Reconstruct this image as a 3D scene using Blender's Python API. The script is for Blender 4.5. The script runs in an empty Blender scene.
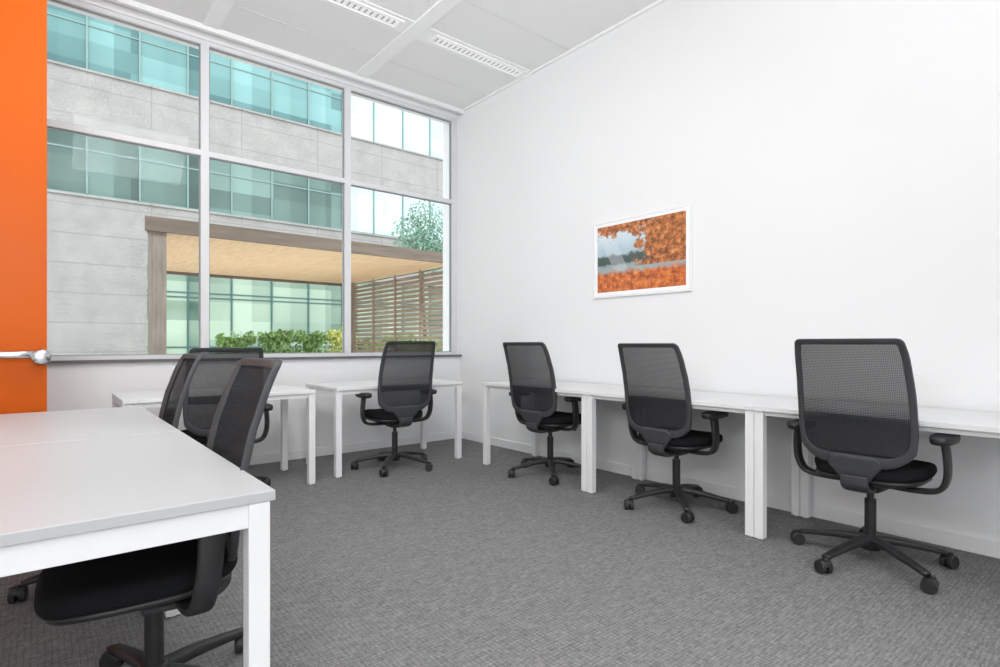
import bpy, bmesh, math, random
from mathutils import Vector, Matrix
random.seed(4)
C = bpy.context.scene.collection
try:
    bpy.context.scene.view_settings.view_transform = 'Standard'
except Exception: pass

# ---------------------------------------------------------------- materials
class N:
    def __init__(s, name):
        s.m = bpy.data.materials.new(name); s.m.use_nodes = True
        s.t = s.m.node_tree; s.b = s.t.nodes['Principled BSDF']; s.out = s.t.nodes['Material Output']
    def n(s, typ, **k):
        nd = s.t.nodes.new(typ)
        for a, v in k.items(): setattr(nd, a, v)
        return nd
    def l(s, a, b): s.t.links.new(a, b)
    def coord(s, kind='Object', scale=(1,1,1)):
        tc = s.n('ShaderNodeTexCoord'); mp = s.n('ShaderNodeMapping')
        mp.inputs['Scale'].default_value = scale
        s.l(tc.outputs[kind], mp.inputs['Vector']); return mp.outputs[0]
    def noise(s, vec, scale, detail=3, rough=.5):
        nd = s.n('ShaderNodeTexNoise'); nd.inputs['Scale'].default_value = scale
        nd.inputs['Detail'].default_value = detail; nd.inputs['Roughness'].default_value = rough
        s.l(vec, nd.inputs['Vector']); return nd.outputs['Fac']
    def ramp(s, fac, stops, interp='LINEAR'):
        r = s.n('ShaderNodeValToRGB'); r.color_ramp.interpolation = interp
        e = r.color_ramp.elements
        while len(e) < len(stops): e.new(.5)
        for i, (p, c) in enumerate(stops):
            e[i].position = p; e[i].color = (*c, 1) if len(c) == 3 else c
        s.l(fac, r.inputs[0]); return r.outputs[0]
    def math(s, op, a, b=None, clamp=False):
        nd = s.n('ShaderNodeMath', operation=op); nd.use_clamp = clamp
        for i, v in enumerate((a, b)):
            if v is None: continue
            if isinstance(v, (int, float)): nd.inputs[i].default_value = v
            else: s.l(v, nd.inputs[i])
        return nd.outputs[0]
    def mix(s, f, a, b):
        nd = s.n('ShaderNodeMix', data_type='RGBA')
        for i, v in ((0, f), (6, a), (7, b)):
            if isinstance(v, (int, float)): nd.inputs[i].default_value = v
            elif isinstance(v, tuple): nd.inputs[i].default_value = (*v, 1)
            else: s.l(v, nd.inputs[i])
        return nd.outputs[2]
    def bump(s, h, strength=.2, dist=.01):
        nd = s.n('ShaderNodeBump'); nd.inputs['Strength'].default_value = strength
        nd.inputs['Distance'].default_value = dist
        s.l(h, nd.inputs['Height']); s.l(nd.outputs[0], s.b.inputs['Normal'])
    def col(s, c):
        if isinstance(c, tuple): s.b.inputs['Base Color'].default_value = (*c, 1)
        else: s.l(c, s.b.inputs['Base Color'])
    def pr(s, rough=.5, metal=0, spec=.5):
        s.b.inputs['Roughness'].default_value = rough; s.b.inputs['Metallic'].default_value = metal
        s.b.inputs['Specular IOR Level'].default_value = spec

def simple(name, c, rough=.5, metal=0, spec=.5, var=.04, scale=8, bump=0, bscale=200):
    s = N(name); v = s.coord()
    f = s.noise(v, scale, 3)
    lo = tuple(x*(1-var) for x in c); hi = tuple(min(1, x*(1+var)) for x in c)
    s.col(s.ramp(f, [(.3, lo), (.7, hi)])); s.pr(rough, metal, spec)
    if bump: s.bump(s.noise(v, bscale, 2), bump, .002)
    return s.m

M = {}
M['wall'] = simple('wall_paint', (.862,.868,.872), .9, spec=.1, var=.004, scale=1)
M['ceil'] = simple('ceiling_panel', (.87,.872,.874), .8, spec=.1, var=.01, scale=1)
M['band'] = simple('ceiling_band', (.95,.955,.96), .7, spec=.2, var=.01)
M['joint'] = simple('ceiling_joint', (.66,.66,.66), .7, spec=.2, var=.01)
M['trim'] = simple('white_trim', (.86,.866,.87), .5, var=.01)
M['frame'] = simple('window_frame_paint', (.72,.73,.74), .4, var=.01)
M['gasket'] = simple('window_gasket', (.30,.31,.32), .6, var=.02)
M['sill'] = simple('dark_sill', (.13,.13,.14), .5, var=.05)
M['orange'] = simple('orange_lacquer', (.53,.090,.001), .4, var=.06, scale=1.0, spec=.15)
M['chrome'] = simple('brushed_chrome', (.58,.59,.60), .22, 1, var=.03)
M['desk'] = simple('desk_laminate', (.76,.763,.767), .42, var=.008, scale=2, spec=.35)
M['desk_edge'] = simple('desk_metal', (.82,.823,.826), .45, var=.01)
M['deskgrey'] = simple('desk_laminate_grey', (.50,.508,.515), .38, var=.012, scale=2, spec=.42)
M['plastic'] = simple('black_plastic', (.021,.0215,.023), .45, var=.1)
M['greyplastic'] = simple('charcoal_frame', (.050,.052,.055), .5, var=.06, spec=.35)
M['fabric'] = simple('black_fabric', (.013,.0135,.015), .95, spec=.12, var=.25, scale=300, bump=.3, bscale=500)
M['pole'] = simple('column_steel', (.05,.05,.05), .3, .6)

# mesh of backrest
s = N('back_mesh_net'); v = s.coord('Object')
s.pr(.85, 0, .10)
sx = s.n('ShaderNodeSeparateXYZ'); s.l(v, sx.inputs[0])
wx = s.math('SINE', s.math('MULTIPLY', sx.outputs['X'], 6.2832*150))
wz = s.math('SINE', s.math('MULTIPLY', sx.outputs['Z'], 6.2832*130))
pat = s.math('MULTIPLY', s.math('ADD', s.math('MULTIPLY', wx, .5), .5), s.math('ADD', s.math('MULTIPLY', wz, .5), .5))
s.col(s.ramp(pat, [(0, (.028,.029,.032)), (1, (.014,.015,.016))]))
lw = s.n('ShaderNodeLayerWeight'); lw.inputs[0].default_value = .5
face = s.math('POWER', s.math('SUBTRACT', 1, lw.outputs['Facing']), .8)
low = s.math('ADD', .48, s.math('MULTIPLY', s.math('MULTIPLY', s.math('SUBTRACT', sx.outputs['Z'], .74), 9, clamp=True), .56))  # lower mesh made less transparent to imitate the shade under the desk
tr = s.n('ShaderNodeBsdfTransparent'); mx = s.n('ShaderNodeMixShader')
fac = s.math('MULTIPLY', s.math('MULTIPLY', s.math('ADD', .12, s.math('MULTIPLY', pat, .27)), face), low)
s.l(fac, mx.inputs[0]); s.l(s.b.outputs[0], mx.inputs[1]); s.l(tr.outputs[0], mx.inputs[2]); s.l(mx.outputs[0], s.out.inputs[0])
M['net'] = s.m

# window glass
s = N('window_glass'); tr = s.n('ShaderNodeBsdfTransparent'); tr.inputs[0].default_value = (.97,.98,.98,1)
gl = s.n('ShaderNodeBsdfGlossy'); gl.inputs['Roughness'].default_value = .02
mx = s.n('ShaderNodeMixShader'); fr = s.n('ShaderNodeFresnel'); fr.inputs[0].default_value = 1.16
s.l(fr.outputs[0], mx.inputs[0]); s.l(tr.outputs[0], mx.inputs[1]); s.l(gl.outputs[0], mx.inputs[2]); s.l(mx.outputs[0], s.out.inputs[0])
M['glass'] = s.m

# carpet : small woven tufts
s = N('carpet_loop_pile'); v = s.coord('Object')
def tuft(sx_, sy_, off):
    tc = s.coord('Object', (sx_, sy_, 1)); fl = s.n('ShaderNodeVectorMath', operation='FLOOR'); s.l(tc, fl.inputs[0])
    ad = s.n('ShaderNodeVectorMath', operation='ADD'); ad.inputs[1].default_value = (off, off, 0); s.l(fl.outputs[0], ad.inputs[0])
    wn = s.n('ShaderNodeTexWhiteNoise', noise_dimensions='2D'); s.l(ad.outputs[0], wn.inputs['Vector']); return wn.outputs[0]
t1 = tuft(40, 240, .3); t2 = tuft(240, 50, 7.7); t3 = tuft(20, 130, 3.1)
sp = s.n('ShaderNodeSeparateXYZ'); s.l(v, sp.inputs[0])
gx = s.math('LESS_THAN', s.math('FRACT', s.math('MULTIPLY', sp.outputs['X'], 52)), .28)
gy = s.math('LESS_THAN', s.math('FRACT', s.math('MULTIPLY', sp.outputs['Y'], 60)), .30)
grid = s.math('MAXIMUM', gx, gy)
a = s.math('ADD', s.math('MULTIPLY', t1, .29), s.math('MULTIPLY', t2, .26))
a = s.math('ADD', a, s.math('MULTIPLY', t3, .15)); a = s.math('ADD', a, s.math('MULTIPLY', s.noise(v, 2, 2), .05))
a = s.math('SUBTRACT', a, s.math('MULTIPLY', grid, .17))
s.col(s.ramp(a, [(.0, (.135,.133,.133)), (.27, (.204,.201,.201)), (.72, (.320,.316,.315))]))
s.pr(.97, 0, .05); M['carpet'] = s.m

# concrete facade
s = N('concrete_panels'); v = s.coord('Object')
n1 = s.noise(v, 16.0, 8, .8); n2 = s.noise(v, 1.6, 4, .6)
nn = s.math('ADD', s.math('MULTIPLY', n1, .7), s.math('MULTIPLY', n2, .3))
c = s.ramp(nn, [(.30, (.20,.20,.195)), (.5, (.325,.325,.315)), (.68, (.43,.43,.415))])
sx = s.n('ShaderNodeSeparateXYZ'); s.l(v, sx.inputs[0])
jx = s.math('LESS_THAN', s.math('FRACT', s.math('MULTIPLY', sx.outputs['X'], 1/2.6)), .014)
jz = s.math('LESS_THAN', s.math('FRACT', s.math('MULTIPLY', sx.outputs['Z'], 1/.85)), .04)
j = s.math('MAXIMUM', jx, jz)
s.col(s.mix(s.math('MULTIPLY', j, .4), c, (.17,.17,.17))); s.pr(.95, 0, .1); M['concrete'] = s.m

# facade glazing
def glazing(name, dark, light):
    s = N(name); v = s.coord('Object')
    sx = s.n('ShaderNodeSeparateXYZ'); s.l(v, sx.inputs[0])
    cell = s.math('FLOOR', s.math('MULTIPLY', s.math('SUBTRACT', sx.outputs['X'], 1.03), 1/.65))
    wn = s.n('ShaderNodeTexWhiteNoise', noise_dimensions='1D'); s.l(cell, wn.inputs['W'])
    q = s.n('ShaderNodeVectorMath', operation='FLOOR'); s.l(s.coord('Object', (1/2.1, 1, 1/.62)), q.inputs[0])
    w2 = s.n('ShaderNodeTexWhiteNoise', noise_dimensions='3D'); s.l(q.outputs[0], w2.inputs['Vector'])  # coarse blocks of tone painted in as reflections on the glass
    cloud = s.noise(s.coord('Object', (1, 1, .5)), .35, 2, .5)
    f = s.math('ADD', s.math('MULTIPLY', wn.outputs[0], .28), s.math('MULTIPLY', cloud, .46))
    f = s.math('ADD', f, s.math('MULTIPLY', w2.outputs[0], .26))
    s.col(s.ramp(f, [(.25, dark), (.46, tuple(a*.62+b*.38 for a, b in zip(dark, light))), (.70, light)]))
    s.pr(.10, 0, .7); return s.m
M['teal'] = glazing('teal_glazing', (.03,.115,.12), (.21,.42,.42))
M['teal2'] = glazing('deep_teal_glazing', (.02,.06,.05), (.18,.30,.27))
M['pale'] = glazing('sky_reflect_glazing', (.40,.50,.52), (.54,.65,.67))  # paler colours painted in for reflected bright sky
M['green'] = glazing('green_glazing', (.03,.10,.07), (.40,.53,.41))
M['mull'] = simple('facade_mullion', (.20,.31,.30), .5)
M['mulld'] = simple('facade_mullion_dark', (.05,.14,.13), .5)
# woods
def wood(name, a, b, sc):
    s = N(name); v = s.coord('Object', sc)
    f = s.noise(v, 3, 6, .6)
    s.col(s.ramp(f, [(.3, a), (.7, b)])); s.pr(.7, 0, .2); return s
def plain(name, a, b, sc): return wood(name, a, b, sc).m
# planked soffit
s = N('larch_soffit'); v = s.coord('Object', (8,.6,8)); f = s.noise(v, 3, 6, .6)
c = s.ramp(f, [(.3, (.70,.49,.29)), (.7, (.86,.66,.43))])
sx = s.n('ShaderNodeSeparateXYZ'); s.l(s.coord('Object'), sx.inputs[0])
gl_ = s.math('LESS_THAN', s.math('FRACT', s.math('MULTIPLY', sx.outputs['Y'], 5.5)), .07)
s.col(s.mix(s.math('MULTIPLY', gl_, .55), c, (.35,.20,.09))); s.pr(.7, 0, .2); M['soffit'] = s.m
M['woodgrey'] = plain('weathered_wood', (.17,.145,.12), (.31,.27,.23), (8,8,.7))
M['fascia'] = plain('brown_fascia', (.12,.095,.075), (.20,.16,.13), (.7,8,8))
M['slat'] = plain('slat_wood', (.24,.195,.155), (.37,.305,.245), (4,.7,6))
M['paving'] = simple('paving', (.56,.56,.55), .9, var=.1, scale=2)
M['leafg'] = simple('leaf_green', (.22,.37,.12), .7, var=.5, scale=5)
M['leafy'] = simple('leaf_yellowgreen', (.62,.66,.20), .7, var=.3, scale=5)
M['leaft'] = simple('leaf_tree', (.18,.34,.24), .7, var=.4, scale=3)
M['bark'] = simple('bark', (.12,.09,.06), .9, var=.3)
# luminaire
s = N('luminaire_louvre'); v = s.coord('Object')
sx = s.n('ShaderNodeSeparateXYZ'); s.l(v, sx.inputs[0])
g = s.math('LESS_THAN', s.math('FRACT', s.math('MULTIPLY', sx.outputs['X'], 20)), .40)
g2 = s.math('LESS_THAN', s.math('ABSOLUTE', sx.outputs['Y']), .032)
c = s.mix(s.math('MULTIPLY', g, g2), (1,1,1), (.5,.5,.52)); s.col(s.mix(s.math('MULTIPLY', g, g2), (.85,.85,.85), (.40,.40,.41))); s.l(c, s.b.inputs['Emission Color'])
s.b.inputs['Emission Strength'].default_value = .22; M['lum'] = s.m

# picture art: autumn trees over water
s = N('autumn_print'); tc = s.n('ShaderNodeTexCoord'); sx = s.n('ShaderNodeSeparateXYZ'); s.l(tc.outputs['Generated'], sx.inputs[0])
u = s.math('SUBTRACT', 1, sx.outputs['Y']); w = sx.outputs['Z']
g = s.n('ShaderNodeCombineXYZ'); s.l(s.math('MULTIPLY', u, 1.5), g.inputs[0]); s.l(w, g.inputs[1]); gv = g.outputs[0]
wob = s.math('ADD', w, s.math('MULTIPLY', s.math('SUBTRACT', s.noise(gv, 10, 6, .65), .5), .16))
base = s.ramp(wob, [(.26, (.40,.48,.48)), (.40, (.30,.37,.37)), (.43, (.06,.09,.08)), (.53, (.07,.11,.10)), (.56, (.42,.55,.62)), (.72, (.58,.70,.77)), (.95, (.76,.83,.86))])
dg = s.math('ADD', u, s.math('MULTIPLY', w, .35))
sl = s.math('MULTIPLY', s.math('GREATER_THAN', dg, .34), s.math('LESS_THAN', dg, .50))
base = s.mix(s.math('MULTIPLY', sl, .25), base, (.80,.85,.86))  # pale diagonal sheen painted into the print
n1 = s.noise(gv, 5.0, 8, .70)
right = s.math('MULTIPLY', s.math('SUBTRACT', u, .36), 1.0)
top = s.math('MULTIPLY', s.math('SUBTRACT', w, .68), 1.0)
topm = s.math('MAXIMUM', top, s.math('MULTIPLY', right, s.math('GREATER_THAN', w, .36)))
leaf = s.math('MULTIPLY', s.math('SUBTRACT', s.math('ADD', n1, topm), .62), 16, clamp=True)
n2 = s.noise(gv, 13, 6, .72)
leafc = s.ramp(n2, [(.34, (.08,.035,.02)), (.46, (.32,.10,.03)), (.56, (.62,.21,.05)), (.70, (.78,.44,.22))])
base = s.mix(leaf, base, leafc)
red = s.math('MULTIPLY', s.math('SUBTRACT', .42, s.math('ADD', w, s.math('MULTIPLY', s.noise(gv, 7, 4), .16))), 16, clamp=True)
redc = s.ramp(s.noise(gv, 12, 6, .72), [(.34, (.16,.04,.02)), (.46, (.52,.11,.02)), (.58, (.76,.22,.04)), (.72, (.82,.42,.20))])
base = s.mix(red, base, redc)
s.col(base); s.pr(.3); M['art'] = s.m

# ---------------------------------------------------------------- helpers
def obj(name, bm, mat, parent=None, smooth=False, loc=None, bevel=0):
    me = bpy.data.meshes.new(name)
    bmesh.ops.recalc_face_normals(bm, faces=bm.faces)
    bm.to_mesh(me); bm.free()
    mats = mat if isinstance(mat, list) else [mat]
    for m in mats: me.materials.append(M[m])
    if smooth:
        for p in me.polygons: p.use_smooth = True
    o = bpy.data.objects.new(name, me); C.objects.link(o)
    if loc: o.location = loc
    if parent: o.parent = parent
    if bevel:
        b = o.modifiers.new('bevel', 'BEVEL'); b.width = bevel; b.segments = 2; b.limit_method = 'ANGLE'
    return o
def abox(bm, x0, x1, y0, y1, z0, z1, mi=0):
    vs = [bm.verts.new((x, y, z)) for x in (x0, x1) for y in (y0, y1) for z in (z0, z1)]
    for f in ((0,1,3,2),(4,6,7,5),(0,4,5,1),(2,3,7,6),(0,2,6,4),(1,5,7,3)):
        bm.faces.new([vs[i] for i in f]).material_index = mi
def box(name, b, mat, parent=None, bevel=0):
    x0,x1,y0,y1,z0,z1 = b; cx, cy = (x0+x1)/2, (y0+y1)/2
    bm = bmesh.new(); abox(bm, x0-cx, x1-cx, y0-cy, y1-cy, 0, z1-z0)
    return obj(name, bm, mat, parent, loc=(cx, cy, z0), bevel=bevel)
def loft(bm, loops, cap=True, closed=True):
    rows = [[bm.verts.new(p) for p in lp] for lp in loops]; n = len(rows[0])
    for a, b in zip(rows, rows[1:]):
        for i in range(n if closed else n-1):
            bm.faces.new([a[i], a[(i+1) % n], b[(i+1) % n], b[i]])
    if cap: bm.faces.new(rows[0][::-1]); bm.faces.new(rows[-1])
    return rows
def sup(a, b, n=4, k=32, cx=0, cy=0):
    out = []
    for i in range(k):
        t = 2*math.pi*i/k; c, s_ = math.cos(t), math.sin(t)
        out.append((cx+a*math.copysign(abs(c)**(2/n), c), cy+b*math.copysign(abs(s_)**(2/n), s_)))
    return out
def catmull(pts, k=6):
    P = [Vector(p) for p in pts]; P = [2*P[0]-P[1]]+P+[2*P[-1]-P[-2]]; out = []
    for i in range(1, len(P)-2):
        for j in range(k):
            t = j/k; a,b,c,d = P[i-1:i+3]
            out.append(.5*((2*b)+(c-a)*t+(2*a-5*b+4*c-d)*t*t+(3*b-a-3*c+d)*t**3))
    out.append(P[-2]); return out
def sweep(bm, pts, w, h, side, n=4, k=16, w1=None, h1=None):
    w1 = w if w1 is None else w1; h1 = h if h1 is None else h1
    side = Vector(side).normalized(); loops = []
    for i, p in enumerate(pts):
        t = (pts[min(i+1, len(pts)-1)]-pts[max(i-1, 0)]).normalized()
        nrm = t.cross(side).normalized(); f = i/(len(pts)-1)
        loops.append([p+side*x+nrm*y for x, y in sup((w+(w1-w)*f)/2, (h+(h1-h)*f)/2, n, k)])
    loft(bm, loops)
def cyl(bm, c, r, depth, axis='Z', seg=24, r2=None):
    rot = {'Z': Matrix(), 'X': Matrix.Rotation(math.pi/2, 4, 'Y'), 'Y': Matrix.Rotation(math.pi/2, 4, 'X')}[axis]
    bmesh.ops.create_cone(bm, cap_ends=True, segments=seg, radius1=r, radius2=r if r2 is None else r2, depth=depth,
                          matrix=Matrix.Translation(c) @ rot)
def empty(name, loc, rz=0, label=None, cat=None, group=None):
    e = bpy.data.objects.new(name, None); e.empty_display_size = .1; C.objects.link(e)
    e.location = loc; e.rotation_euler = (0, 0, rz)
    if label: e['label'] = label
    if cat: e['category'] = cat
    if group: e['group'] = group
    return e
def struct(o, label=None, cat=None):
    o['kind'] = 'structure'
    if label: o['label'] = label
    if cat: o['category'] = cat
    return o

# ---------------------------------------------------------------- dimensions (camera stands at x=0,y=0)
H = 1.10; XW = 3.80; YW = 5.41; ZC = 3.82; XL = -2.4; YB = -2.5

struct(box('floor', (XL, XW, YB, YW+.2, -.1, 0), 'carpet'), 'grey loop pile carpet covering the office floor', 'floor')
struct(box('wall_right', (XW, XW+.15, YB, YW+.3, 0, ZC), 'wall'), 'unseen white wall section added to block light', 'wall')
struct(box('wall_left', (XL-.15, XL, YB, YW+.3, 0, ZC), 'wall'), 'unseen white wall section added to block light', 'wall')
struct(box('wall_back', (1.4, XW, YB-.15, YB, 0, ZC), 'wall'), 'unseen white wall section added to block light', 'wall')  # partial wall added behind the camera to keep light off the right wall
struct(box('ceiling', (XL-.15, XW+.15, YB, YW+.3, ZC, ZC+.12), 'ceil'), 'pale grey metal panel ceiling', 'ceiling')
bm = bmesh.new()
abox(bm, XL, XW, YW-.06, YW+.2, 0, .955); abox(bm, XL, XW, YW-.02, YW+.2, 3.76, ZC)
struct(obj('wall_window', bm, 'wall'), 'low white wall below the tall office windows', 'wall')
struct(box('trim_1', (XL, XW, YW-.10, YW+.03, .955, .975), 'sill'), 'thin dark grey window sill board', 'window sill')
struct(box('baseboard_right', (XW-.014, XW, YB, YW-.06, 0, .085), 'trim', bevel=.003), 'white baseboard along the wall', 'baseboard')
struct(box('baseboard_window', (XL, XW-.014, YW-.074, YW-.06, 0, .085), 'trim', bevel=.003), 'white baseboard under the windows', 'baseboard')

# windows
edges = [-2.40, -1.535, -.21, 1.11, 2.435, 3.80]
for i in range(5):
    x0, x1 = edges[i], edges[i+1]; bm = bmesh.new(); f = .033
    r = .070 if i == 4 else f
    y0, y1 = YW, YW+.07
    abox(bm, x0, x0+f, y0, y1, .975, 3.76); abox(bm, x1-r, x1, y0, y1, .975, 3.76)
    for z0, z1 in ((.975, 1.008), (2.748, 2.796), (3.722, 3.76)): abox(bm, x0+f, x1-r, y0, y1, z0, z1)
    for z0, z1 in ((1.008, 2.748), (2.796, 3.722)):
        q = .007
        for b_ in ((x0+f, x0+f+q, z0, z1), (x1-r-q, x1-r, z0, z1), (x0+f+q, x1-r-q, z0, z0+q), (x0+f+q, x1-r-q, z1-q, z1)):
            abox(bm, b_[0], b_[1], y0+.02, y1-.02, b_[2], b_[3], 1)
    wdw = struct(obj('window_%d' % (i+1), bm, ['frame', 'gasket']), 'tall window in a pale grey metal frame with two panes', 'window')
    bm = bmesh.new()
    abox(bm, x0+f, x1-r, y0+.033, y0+.037, 1.008, 2.748); abox(bm, x0+f, x1-r, y0+.033, y0+.037, 2.796, 3.722)
    obj('glass_pane', bm, 'glass', wdw)
struct(box('trim_2', (XL, XW, YW-.16, YW-.12, ZC-.045, ZC), 'trim'), 'white curtain rail under the ceiling', 'curtain rail')

# ceiling bands
k = 3
for xc in (-1.5, -.20, 1.12, 2.50):
    struct(box('trim_%d' % k, (xc-.065, xc+.065, YB, YW-.165, ZC-.012, ZC), 'band'), 'white strip between ceiling panels', 'ceiling strip'); k += 1
struct(box('trim_%d' % k, (XW-.03, XW, YB, YW-.165, ZC-.02, ZC), 'band'), 'white edge strip of the ceiling', 'ceiling strip'); k += 1
cells = ((XL,-1.565),(-1.435,-.265),(-.135,1.055),(1.185,2.435),(2.565,3.77))
for yc in (4.19, 1.5):
    bm = bmesh.new()
    for a_, b_ in cells: abox(bm, a_, b_, yc-.11, yc+.11, ZC-.006, ZC)
    struct(obj('trim_%d' % k, bm, 'band'), 'white cross strip holding the ceiling lights', 'ceiling strip'); k += 1
bm = bmesh.new()
for a_, b_ in cells:
    for yc in (4.19+.62, 4.19-.62, 4.19-1.9): abox(bm, a_, b_, yc-.002, yc+.002, ZC-.003, ZC)
struct(obj('trim_%d' % k, bm, 'joint'), 'thin joints between ceiling panels', 'ceiling joint')

# linear luminaires
def luminaire(x0, x1, yc):
    L = x1-x0
    e = empty('ceiling_light', ((x0+x1)/2, yc, ZC-.006), 0, 'long narrow recessed louvred ceiling light', 'ceiling light', 'recessed linear ceiling lights')
    bm = bmesh.new(); a = L/2
    abox(bm, -a, a, -.067, -.052, -.010, 0); abox(bm, -a, a, .052, .067, -.010, 0)
    abox(bm, -a, -a+.03, -.052, .052, -.010, 0); abox(bm, a-.03, a, -.052, .052, -.010, 0)
    obj('light_housing', bm, 'band', e)
    bm = bmesh.new(); abox(bm, -a+.03, a-.03, -.052, .052, -.006, -.002); obj('louvre', bm, 'lum', e)
for yc in (4.19, 1.5):
    for x0, x1 in ((-.10, 1.0), (1.30, 2.36), (2.68, 3.74)): luminaire(x0, x1, yc)

# orange door leaf with handle
dr = struct(box('door_1', (-1.5, .026, 4.0, 4.06, 0, ZC-.002), 'orange'), 'tall glossy orange door leaf', 'door')
bm = bmesh.new(); off = Vector((dr.location.x, dr.location.y, 0))
pts = [Vector((x, 3.92, 1.042))-off for x in (-.42, -.3, -.1, -.01)]
sweep(bm, pts, .036, .032, (0,0,1), n=2.2, w1=.046)
for x in (-.40, -.005): cyl(bm, Vector((x, 3.955, 1.035))-off, .014, .09, 'Y')
loft(bm, [[Vector((.0+r_*math.cos(t), y_, 1.028+r_*math.sin(t)))-off for t in [2*math.pi*i/32 for i in range(32)]] for r_, y_ in ((.036,3.945),(.043,3.938),(.045,3.912),(.040,3.900),(.026,3.893))])
obj('handle', bm, 'chrome', dr, smooth=True)

# ---------------------------------------------------------------- desks
def desk(cx, cy, L, D, rz, label, group, rail=.035, top='desk', zt=.74, gap=.0015, inset=.012, sh=.0):
    e = empty('office_desk', (cx, cy, 0), rz, label, 'desk', group)
    a, b = L/2-gap, D/2; t = .025; g = .012; q = inset
    bm = bmesh.new(); abox(bm, -a, a, -b, b, zt-t, zt); obj('desktop', bm, top, e, bevel=.002)
    zr = zt-t-rail-.004; a -= sh
    bm = bmesh.new(); w = .05
    abox(bm, -a+w, a-w, -b+q, -b+q+.03, zr, zt-t); abox(bm, -a+w, a-w, b-.03-q, b-q, zr, zt-t)
    abox(bm, -a+.006, -a+.04, -b+w+g, b-w-g, zr, zt-t); abox(bm, a-.04, a-.006, -b+w+g, b-w-g, zr, zt-t)
    obj('desk_frame', bm, 'desk_edge', e, bevel=.0015)
    for sx_ in (-1, 1):
        for sy in (-1, 1):
            bm = bmesh.new(); x = sx_*(a-w/2); y = sy*(b-w/2-g)
            abox(bm, -w/2, w/2, -w/2, w/2, .006, zt-t-.0005); cyl(bm, (0,0,.003), .018, .006)
            obj('leg', bm, 'desk_edge', e, loc=(x, y, 0), bevel=.003)
    return e
Gw = 'desks along the wall'
for yc in (3.397, 2.145, .893):
    desk(3.44, yc, 1.252, .68, -math.pi/2, 'white desk with square metal legs against the white wall', Gw, rail=.022, zt=.75, inset=.030, gap=.0008, sh=.0008)
desk(1.03, 4.62, 1.26, .70, 0, 'white desk with square metal legs under the window', 'desks under the window', rail=.03, inset=.02)
desk(2.49, 4.70, 1.26, .70, 0, 'white desk with square metal legs under the window', 'desks under the window', rail=.03, inset=.02)
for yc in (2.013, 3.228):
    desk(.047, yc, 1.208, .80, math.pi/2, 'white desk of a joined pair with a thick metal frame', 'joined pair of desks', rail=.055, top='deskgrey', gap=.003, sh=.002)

# ---------------------------------------------------------------- office chair
def interp(tab, z):
    if z <= tab[0][0]: return tab[0][1]
    for (a, p), (b, q) in zip(tab, tab[1:]):
        if z <= b:
            t = (z-a)/(b-a); t = t*t*(3-2*t)*.4+t*.6; return p+(q-p)*t
    return tab[-1][1]
YB_T = [(.40,-.195),(.50,-.222),(.60,-.238),(.70,-.248),(.80,-.262),(.90,-.282),(1.0,-.312),(1.06,-.334),(1.125,-.362)]
W_T = [(.48,.195),(.53,.220),(.60,.243),(.70,.252),(.85,.250),(1.0,.242),(1.125,.230)]
def fy(u, z): return interp(YB_T, z)+.55*u*u
def outline(ins, inb=None):
    inb = ins if inb is None else inb
    zt, zb = 1.125-ins, .520+inb; r = max(.010, .030-.6*ins); rb = max(.05, .10-.7*ins); pts = []
    wt = interp(W_T, zt)-ins; wbb = interp(W_T, zb)-ins
    for i in range(1, 6): pts.append(((wbb-rb)*i/6, zb))
    for i in range(9):
        a = -math.pi/2+math.pi/2*i/8; pts.append((interp(W_T, zb+rb*(1+math.sin(a)))-ins-rb+rb*math.cos(a), zb+rb+rb*math.sin(a)))
    for i in range(1, 14):
        z = zb+rb+(zt-r-zb-rb)*i/14
        pts.append((interp(W_T, z)-ins, z))
    for i in range(9):
        a = math.pi/2*i/8; pts.append((wt-r+r*math.cos(a), zt-r+r*math.sin(a)))
    for i in range(1, 8): pts.append(((wt-r)*(1-i/8), zt))
    return [(0, zb)]+pts+[(0, zt)]+[(-x, z) for x, z in reversed(pts)]
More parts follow.
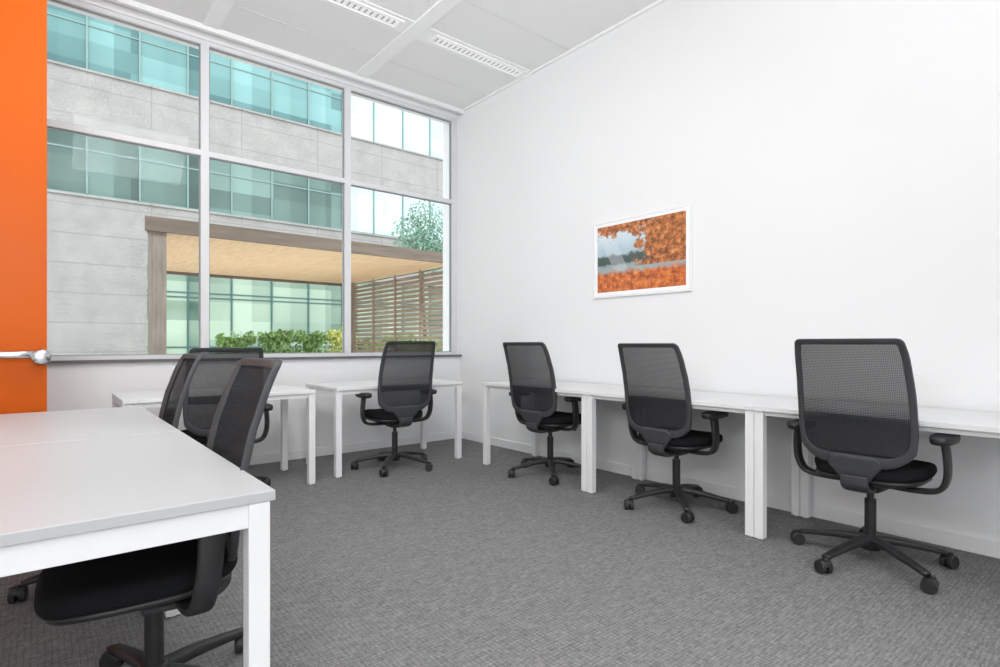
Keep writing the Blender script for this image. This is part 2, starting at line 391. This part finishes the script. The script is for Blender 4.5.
def make_chair():
    ch = empty('office_chair', (0,0,0))
    o1, o2 = outline(0), outline(.027, .050); bm = bmesh.new(); loops = []
    for (a, dy) in ((o1, -.012), (o1, .012), (o2, .009), (o2, -.009)):
        loops.append([(x, fy(x, z)+dy, z) for x, z in a])
    rows = [[bm.verts.new(p) for p in lp] for lp in loops]; n = len(rows[0])
    for q in range(4):
        A, B = rows[q], rows[(q+1) % 4]
        for i in range(n): bm.faces.new([A[i], A[(i+1) % n], B[(i+1) % n], B[i]])
    back = obj('backrest_frame', bm, 'greyplastic', ch, smooth=True)
    m = back.modifiers.new('bevel', 'BEVEL'); m.width = .004; m.segments = 2; m.angle_limit = .9
    o3 = outline(.018, .042); half = [p for p in o3 if p[0] >= 0]; bm = bmesh.new(); rws = []
    zs = sorted(set(round(z, 4) for x, z in half))
    for z in zs:
        w_ = max(x for x, zz in half if abs(zz-z) < 2e-4)
        rws.append([(w_*(j/10-1), fy(w_*(j/10-1), z), z) for j in range(21)])
    loft(bm, rws, cap=False, closed=False); obj('backrest_mesh', bm, 'net', back, smooth=True)
    bm = bmesh.new(); F = []
    tab = [(.572,.085),(.55,.110),(.525,.118),(.50,.100),(.47,.076),(.445,.06)]
    for z, w_ in tab:
        th = .010
        F.append([(w_*(j/8-1), fy(w_*(j/8-1), z)-th-.006, z) for j in range(17)] + [(w_*(1-j/8), fy(w_*(1-j/8), z)+th-.006, z) for j in range(17)])
    loft(bm, F)
    p = catmull([(0,-.228,.47),(0,-.222,.425),(0,-.17,.395),(0,-.08,.395),(0,0,.40)])
    sweep(bm, p, .12, .026, (1,0,0), n=4)
    obj('back_support', bm, 'greyplastic', ch, smooth=True)
    bm = bmesh.new(); loops = []
    prof = [(.90,.452),(.97,.457),(1.0,.472),(1.0,.492),(.975,.505),(.92,.512),(.80,.515),(.5,.511),(.2,.509)]
    for sc, z in prof:
        lp = []
        for x, y in sup(.245*sc, .245*sc, 3.4, 40, 0, .03):
            dz = -.022*max(0, (y-.14)/.13)**2; lp.append((x*(1-.08*(y-.03 < -.1)), y, z+dz+.05*x*x))
        loops.append(lp)
    loft(bm, loops); obj('seat_cushion', bm, 'fabric', ch, smooth=True)
    bm = bmesh.new(); loops = []
    for sc, z in [(.5,.418),(.80,.424),(.95,.438),(.955,.455)]:
        loops.append([(x, y, z-(.02*max(0,(y-.14)/.13)**2 if z > .43 else 0)) for x, y in sup(.24*sc, .24*sc, 3.4, 40, 0, .03)])
    loft(bm, loops); obj('seat_shell', bm, 'plastic', ch, smooth=True)
    bm = bmesh.new()
    loft(bm, [[(x, y, z) for x, y in sup(a, b, 5, 24, 0, .0)] for a, b, z in ((.05,.07,.365),(.075,.10,.38),(.085,.12,.405),(.085,.12,.422))])
    sweep(bm, [Vector((x, .05, .395)) for x in (.05, .12, .20, .23)], .022, .010, (0,1,0))
    obj('tilt_mechanism', bm, 'plastic', ch, smooth=False)
    for sg in (-1, 1):
        bm = bmesh.new()
        p = catmull([(sg*.07,-.03,.408),(sg*.20,-.035,.408),(sg*.285,-.045,.425),(sg*.318,-.055,.478),(sg*.324,-.065,.56),(sg*.316,-.07,.652)])
        sweep(bm, p, .056, .022, (0,1,0), n=4, w1=.066, h1=.028)
        arm = obj('armrest', bm, 'plastic', ch, smooth=True)
        bm = bmesh.new(); lps = []
        for sc, z in ((.70,.644),(.93,.650),(1,.664),(1,.676),(.94,.685),(.7,.689)):
            lps.append([(x, y, z+(.0)) for x, y in sup(.046*sc, .125*sc, 2.8, 28, sg*.310, -.045)])
        loft(bm, lps); obj('arm_pad', bm, 'plastic', arm, smooth=True)
    bm = bmesh.new(); cyl(bm, (0,0,.22), .026, .20); cyl(bm, (0,0,.33), .016, .07); obj('gas_column', bm, 'pole', ch, smooth=False)
    bm = bmesh.new(); cyl(bm, (0,0,.105), .045, .07, r2=.036)
    for q in range(5):
        a = 2*math.pi*q/5; d = Vector((math.cos(a), math.sin(a), 0)); sd = Vector((-math.sin(a), math.cos(a), 0))
        p = catmull([d*.02+Vector((0,0,.118)), d*.12+Vector((0,0,.112)), d*.23+Vector((0,0,.094)), d*.335+Vector((0,0,.074))])
        sweep(bm, p, .056, .040, sd, n=4, k=14, w1=.036, h1=.024)
    sb = obj('star_base', bm, 'plastic', ch, smooth=True)
    cme = None
    for q in range(5):
        a = 2*math.pi*q/5
        if cme is None:
            bm = bmesh.new()
            for dx in (-.017, .017): cyl(bm, (dx, 0, .032), .032, .022, 'X', 24)
            cyl(bm, (0, 0, .032), .012, .03, 'X', 12)
            cyl(bm, (0, .012, .062), .011, .03, 'Z', 12)
            loft(bm, [[(x, y, z) for x, y in sup(.030, b, 3, 16, 0, .004)] for b, z in ((.032,.040),(.030,.054),(.018,.066))])
            co = obj('castor', bm, 'plastic', sb); cme = co.data
        else:
            co = bpy.data.objects.new('castor', cme); C.objects.link(co); co.parent = sb
        b = co.modifiers.new('bevel', 'BEVEL'); b.width = .003; b.segments = 2
        co.location = (math.cos(a)*.345, math.sin(a)*.345, 0)
        co.rotation_euler = (0, 0, a+random.uniform(-1.2, 1.2))
    return ch
def copy_tree(o, parent=None):
    c = o.copy(); C.objects.link(c)
    if parent: c.parent = parent; c.matrix_parent_inverse = o.matrix_parent_inverse.copy()
    for k_ in list(o.children): copy_tree(k_, c)
    return c
proto = make_chair()
D = math.radians
# centre, facing, base angle, seat height change, back height change, back shift forward, arm shift
chairs = [
 (.262, 1.95, D(88), D(30), -.035, -.075, .035, -.03, 'black office chair with mesh back tucked under the joined desks'),
 (.27, 3.14, D(88), D(36), -.05, -.075, .02, 0, 'black office chair with mesh back tucked under the joined desks'),
 (.99, 4.42, D(-2), D(5), -.04, -.05, 0, 0, 'black office chair with mesh back at a desk under the window'),
 (2.43, 4.42, D(-4), D(10), 0, 0, 0, 0, 'black mesh office chair at the window desk beside the corner'),
 (3.31, 3.35, D(-86), D(14), 0, -.01, 0, 0, 'black mesh office chair at the wall desk by the corner'),
 (3.32, 2.15, D(-91), D(8), -.01, -.02, 0, 0, 'black office chair with mesh back at a desk along the wall'),
 (3.23, .98, D(-90), D(20), 0, 0, 0, 0, 'black office chair with mesh back at a desk along the wall'),
]
items = []
for i, q in enumerate(chairs):
    items.append((proto if i == 0 else copy_tree(proto),)+q)
for c, x, y, rz, ba, dz, bz, by, ay, lab in items:
    c.location = (x, y, 0); c.rotation_euler = (0, 0, rz)
    c['label'] = lab; c['category'] = 'chair'; c['group'] = 'black mesh office chairs'
    for k_ in c.children:
        nm = k_.name
        if nm.startswith('star_base'): k_.rotation_euler = (0, 0, ba-rz)
        elif nm.startswith('gas_column'): pass
        elif nm.startswith('back'): k_.location = (0, by, bz)
        elif nm.startswith('armrest'): k_.location = (0, ay, dz)
        else: k_.location = (0, 0, dz)

# ---------------------------------------------------------------- picture
pf = empty('framed_picture', (XW, 2.805, 1.50), 0, 'white framed photograph of orange autumn trees by water', 'picture')
bm = bmesh.new(); w2, hh, b = .485, .665, .022
abox(bm, -.020, -.001, -w2, -w2+b, 0, hh); abox(bm, -.020, -.001, w2-b, w2, 0, hh)
abox(bm, -.020, -.001, -w2+b, w2-b, 0, b); abox(bm, -.020, -.001, -w2+b, w2-b, hh-b, hh)
obj('picture_frame', bm, 'trim', pf, bevel=.002)
c_ = b+.026; bm = bmesh.new()
abox(bm, -.016, -.012, -w2+b, -w2+c_, b, hh-b); abox(bm, -.016, -.012, w2-c_, w2-b, b, hh-b)
abox(bm, -.016, -.012, -w2+c_, w2-c_, b, c_); abox(bm, -.016, -.012, -w2+c_, w2-c_, hh-c_, hh-b)
obj('picture_mat', bm, 'band', pf)
bm = bmesh.new(); abox(bm, -.012, -.002, -w2+b, w2-b, b, hh-b); obj('picture_print', bm, 'art', pf)

# ---------------------------------------------------------------- outside
struct(box('ground', (-40, 60, YW+.2, 70, -.12, -.02), 'paving'), 'pale paved courtyard outside', 'ground')
YF = 20.0
bl = empty('office_building', (0, YF, 0), 0, 'concrete office building with bands of teal glazing', 'building')
bm = bmesh.new()
xa, xb = -14, 34
abox(bm, xa, xb, .25, 6, 0, 16)
abox(bm, xa, xb, 0, .25, 7.35, 9.02); abox(bm, xa, xb, 0, .25, 11.0, 12.7); abox(bm, xa, xb, 0, .25, 14.6, 16)
abox(bm, xa, xb, 0, .25, 3.55, 5.40); abox(bm, xa, 2.5, 0, .25, 0, 3.55)
for z in (5.40, 9.02): abox(bm, xa, xb, -.06, .0, z-.06, z)
obj('facade_wall', bm, 'concrete', bl)
def band(x0, x1, z0, z1, gm, mm, name, trans=()):
    bm = bmesh.new(); abox(bm, x0, x1, .14, .2, z0, z1)
    g_ = obj(name, bm, gm, bl)
    bm = bmesh.new(); x = math.ceil((x0-1.03)/1.3)*1.3+1.03
    while x < x1:
        abox(bm, x-.022, x+.022, .08, .14, z0, z1); x += 1.3
    for z in trans: abox(bm, x0, x1, .11, .139, z-.02, z+.02)
    abox(bm, x0, x1, .08, .139, z0, z0+.05)
    obj('window_mullions', bm, mm, g_)
for z0, z1, gm in ((5.40, 7.35, 'teal2'), (9.02, 11.0, 'teal'), (12.7, 14.6, 'teal')):
    band(xa, 9.0, z0, z1, gm, 'mull', 'window_band', (z1-.62,))
    band(9.0, xb, z0, z1, 'pale', 'mull', 'window_band')
band(2.5, xb, 0, 3.55, 'green', 'mulld', 'ground_floor_glazing', (2.75, 2.6, 1.0))

cp = empty('wooden_canopy', (0, 9, 0), 0, 'timber canopy with warm larch soffit and slatted side screen', 'canopy')
def prism(bm, poly, z0, z1):
    loft(bm, [[(x, y, z0) for x, y in poly], [(x, y, z1) for x, y in poly]])
bm = bmesh.new(); prism(bm, [(1.20,0),(6.3,0),(6.3,4.7),(2.05,4.7)], 2.66, 2.80); obj('soffit', bm, 'soffit', cp)
bm = bmesh.new(); abox(bm, 1.10, 6.36, -.06, 0, 2.655, 2.855); abox(bm, 6.3, 6.36, 0, 4.7, 2.655, 2.855)
prism(bm, [(1.12,0),(1.2,0),(2.05,4.7),(1.97,4.7)], 2.655, 2.855)
abox(bm, 1.97, 6.36, 4.7, 4.76, 2.60, 2.855); obj('fascia_board', bm, 'fascia', cp)
for x, y in ((1.16, .0), (6.05, 4.4)):
    bm = bmesh.new(); abox(bm, 0, .20, 0, .20, -.02, 2.66); obj('post', bm, 'woodgrey', cp, loc=(x, y, 0))
bm = bmesh.new(); z = .10
while z < 2.60:
    abox(bm, 6.20, 6.235, .05, 4.35, z, z+.065); z += .10
for y in (.05, 1.12, 2.2, 3.27, 4.3): abox(bm, 6.155, 6.20, y, y+.045, -.02, 2.66)
obj('slat_screen', bm, 'slat', cp)

def foliage(bm, c, r, n, s):
    for _ in range(n):
        d = Vector((random.gauss(0,1), random.gauss(0,1), random.gauss(0,1))).normalized()*(random.random()**.4)
        p = Vector(c)+Vector((d.x*r[0], d.y*r[1], d.z*r[2]))
        a = Vector((random.gauss(0,1), random.gauss(0,1), random.gauss(0,1))).normalized()
        b_ = a.orthogonal().normalized(); c_ = a.cross(b_); q = s*random.uniform(.6, 1.3)
        vs = [bm.verts.new(p+b_*q), bm.verts.new(p+c_*q*.5), bm.verts.new(p-b_*q), bm.verts.new(p-c_*q*.5)]
        bm.faces.new(vs)
for i in range(7):
    x = 3.80+i*.94+random.uniform(-.02,.02); y = 15+random.uniform(-.1,.1); yel = i == 3
    z = (.80,.84,.82,.90,.74,.76,.72)[i]
    e = empty('bush', (x, y, -.02), 0, 'yellow-green garden bush in the courtyard' if yel else 'low green garden bush in the courtyard', 'bush', 'courtyard bushes')
    bm = bmesh.new()
    foliage(bm, (0,0,z*.9), (.46, .42, z*.9), 1200, .055)
    for xx in (-.32, -.1, .12, .33): foliage(bm, (xx, random.uniform(-.15,.15), z*1.50+random.uniform(-.10,.12)), (.17,.2,.19), 200, .05)
    obj('foliage', bm, 'leafy' if yel else 'leafg', e)
    bm = bmesh.new(); cyl(bm, (0,0,.25), .04, .5, seg=8); obj('stem', bm, 'bark', e)
tr_ = empty('tree', (10.5, 17, -.02), 0, 'leafy green tree standing in for a reflection in the glazing', 'tree')  # solid tree added in place of one reflected in the facade glass
bm = bmesh.new()
for c in ((0,0,4.5),(.45,0,5.0),(-.4,.2,5.0),(.1,0,5.6),(.4,0,4.1),(-.5,0,4.3)): foliage(bm, c, (.75,.6,.65), 600, .055)
obj('crown', bm, 'leaft', tr_)
bm = bmesh.new(); sweep(bm, catmull([(0,0,0),(.05,0,1.5),(0,.05,3),(0,0,5)]), .2, .2, (1,0,0), n=2, w1=.05, h1=.05); obj('trunk', bm, 'bark', tr_)

# ---------------------------------------------------------------- light
w = bpy.data.worlds.new('sky'); bpy.context.scene.world = w; w.use_nodes = True
bg = w.node_tree.nodes['Background']; bg.inputs[0].default_value = (.965,.982,1,1); bg.inputs[1].default_value = 2.3
def area(name, loc, sx_, sy, p, rot=(0,0,0), col=(1,1,1)):
    l = bpy.data.lights.new(name, 'AREA'); l.shape = 'RECTANGLE'; l.size = sx_; l.size_y = sy; l.energy = p; l.color = col
    o = bpy.data.objects.new(name, l); o.location = loc; o.rotation_euler = rot; C.objects.link(o); return o
W_ = (.98,.99,1)
area('ceiling_fill', (-.2, .2, 3.75), 1.6, 1.6, 28, col=W_)  # unseen area light added to fill the room from above
area('ceiling_fill', (.9, 2.5, 3.70), 1.2, 1.2, 50, rot=(D(40), 0, 0), col=W_)  # unseen fill added and tilted to brighten the corner and window wall
area('upward_fill', (-.2, -.9, 1.7), 1.2, .8, 45, rot=(math.pi, 0, 0), col=W_)  # added out of view to brighten the ceiling, no real fixture
area('upward_fill', (-.5, .5, 1.9), .8, .8, 75, rot=(D(180-30), D(28), 0), col=W_)  # second unseen light added to lift the ceiling
area('soffit_fill', (3.8, 11.2, .15), 3.5, 3.0, 45, rot=(math.pi, 0, 0), col=(1,.96,.9))  # added below the canopy to brighten its soffit
sun = bpy.data.lights.new('sun', 'SUN'); sun.energy = 1.2; sun.angle = .3
so = bpy.data.objects.new('sun', sun); so.rotation_euler = (D(52), 0, D(-25)); C.objects.link(so)

# ---------------------------------------------------------------- camera
cam = bpy.data.cameras.new('camera'); co = bpy.data.objects.new('camera', cam); C.objects.link(co)
cam.sensor_width = 36; cam.lens = 36*557/1000; cam.shift_y = .0105; cam.clip_start = .05
co.location = (0, 0, H); co.rotation_euler = (math.pi/2, 0, -math.atan2(.636, .7716))
bpy.context.scene.camera = co
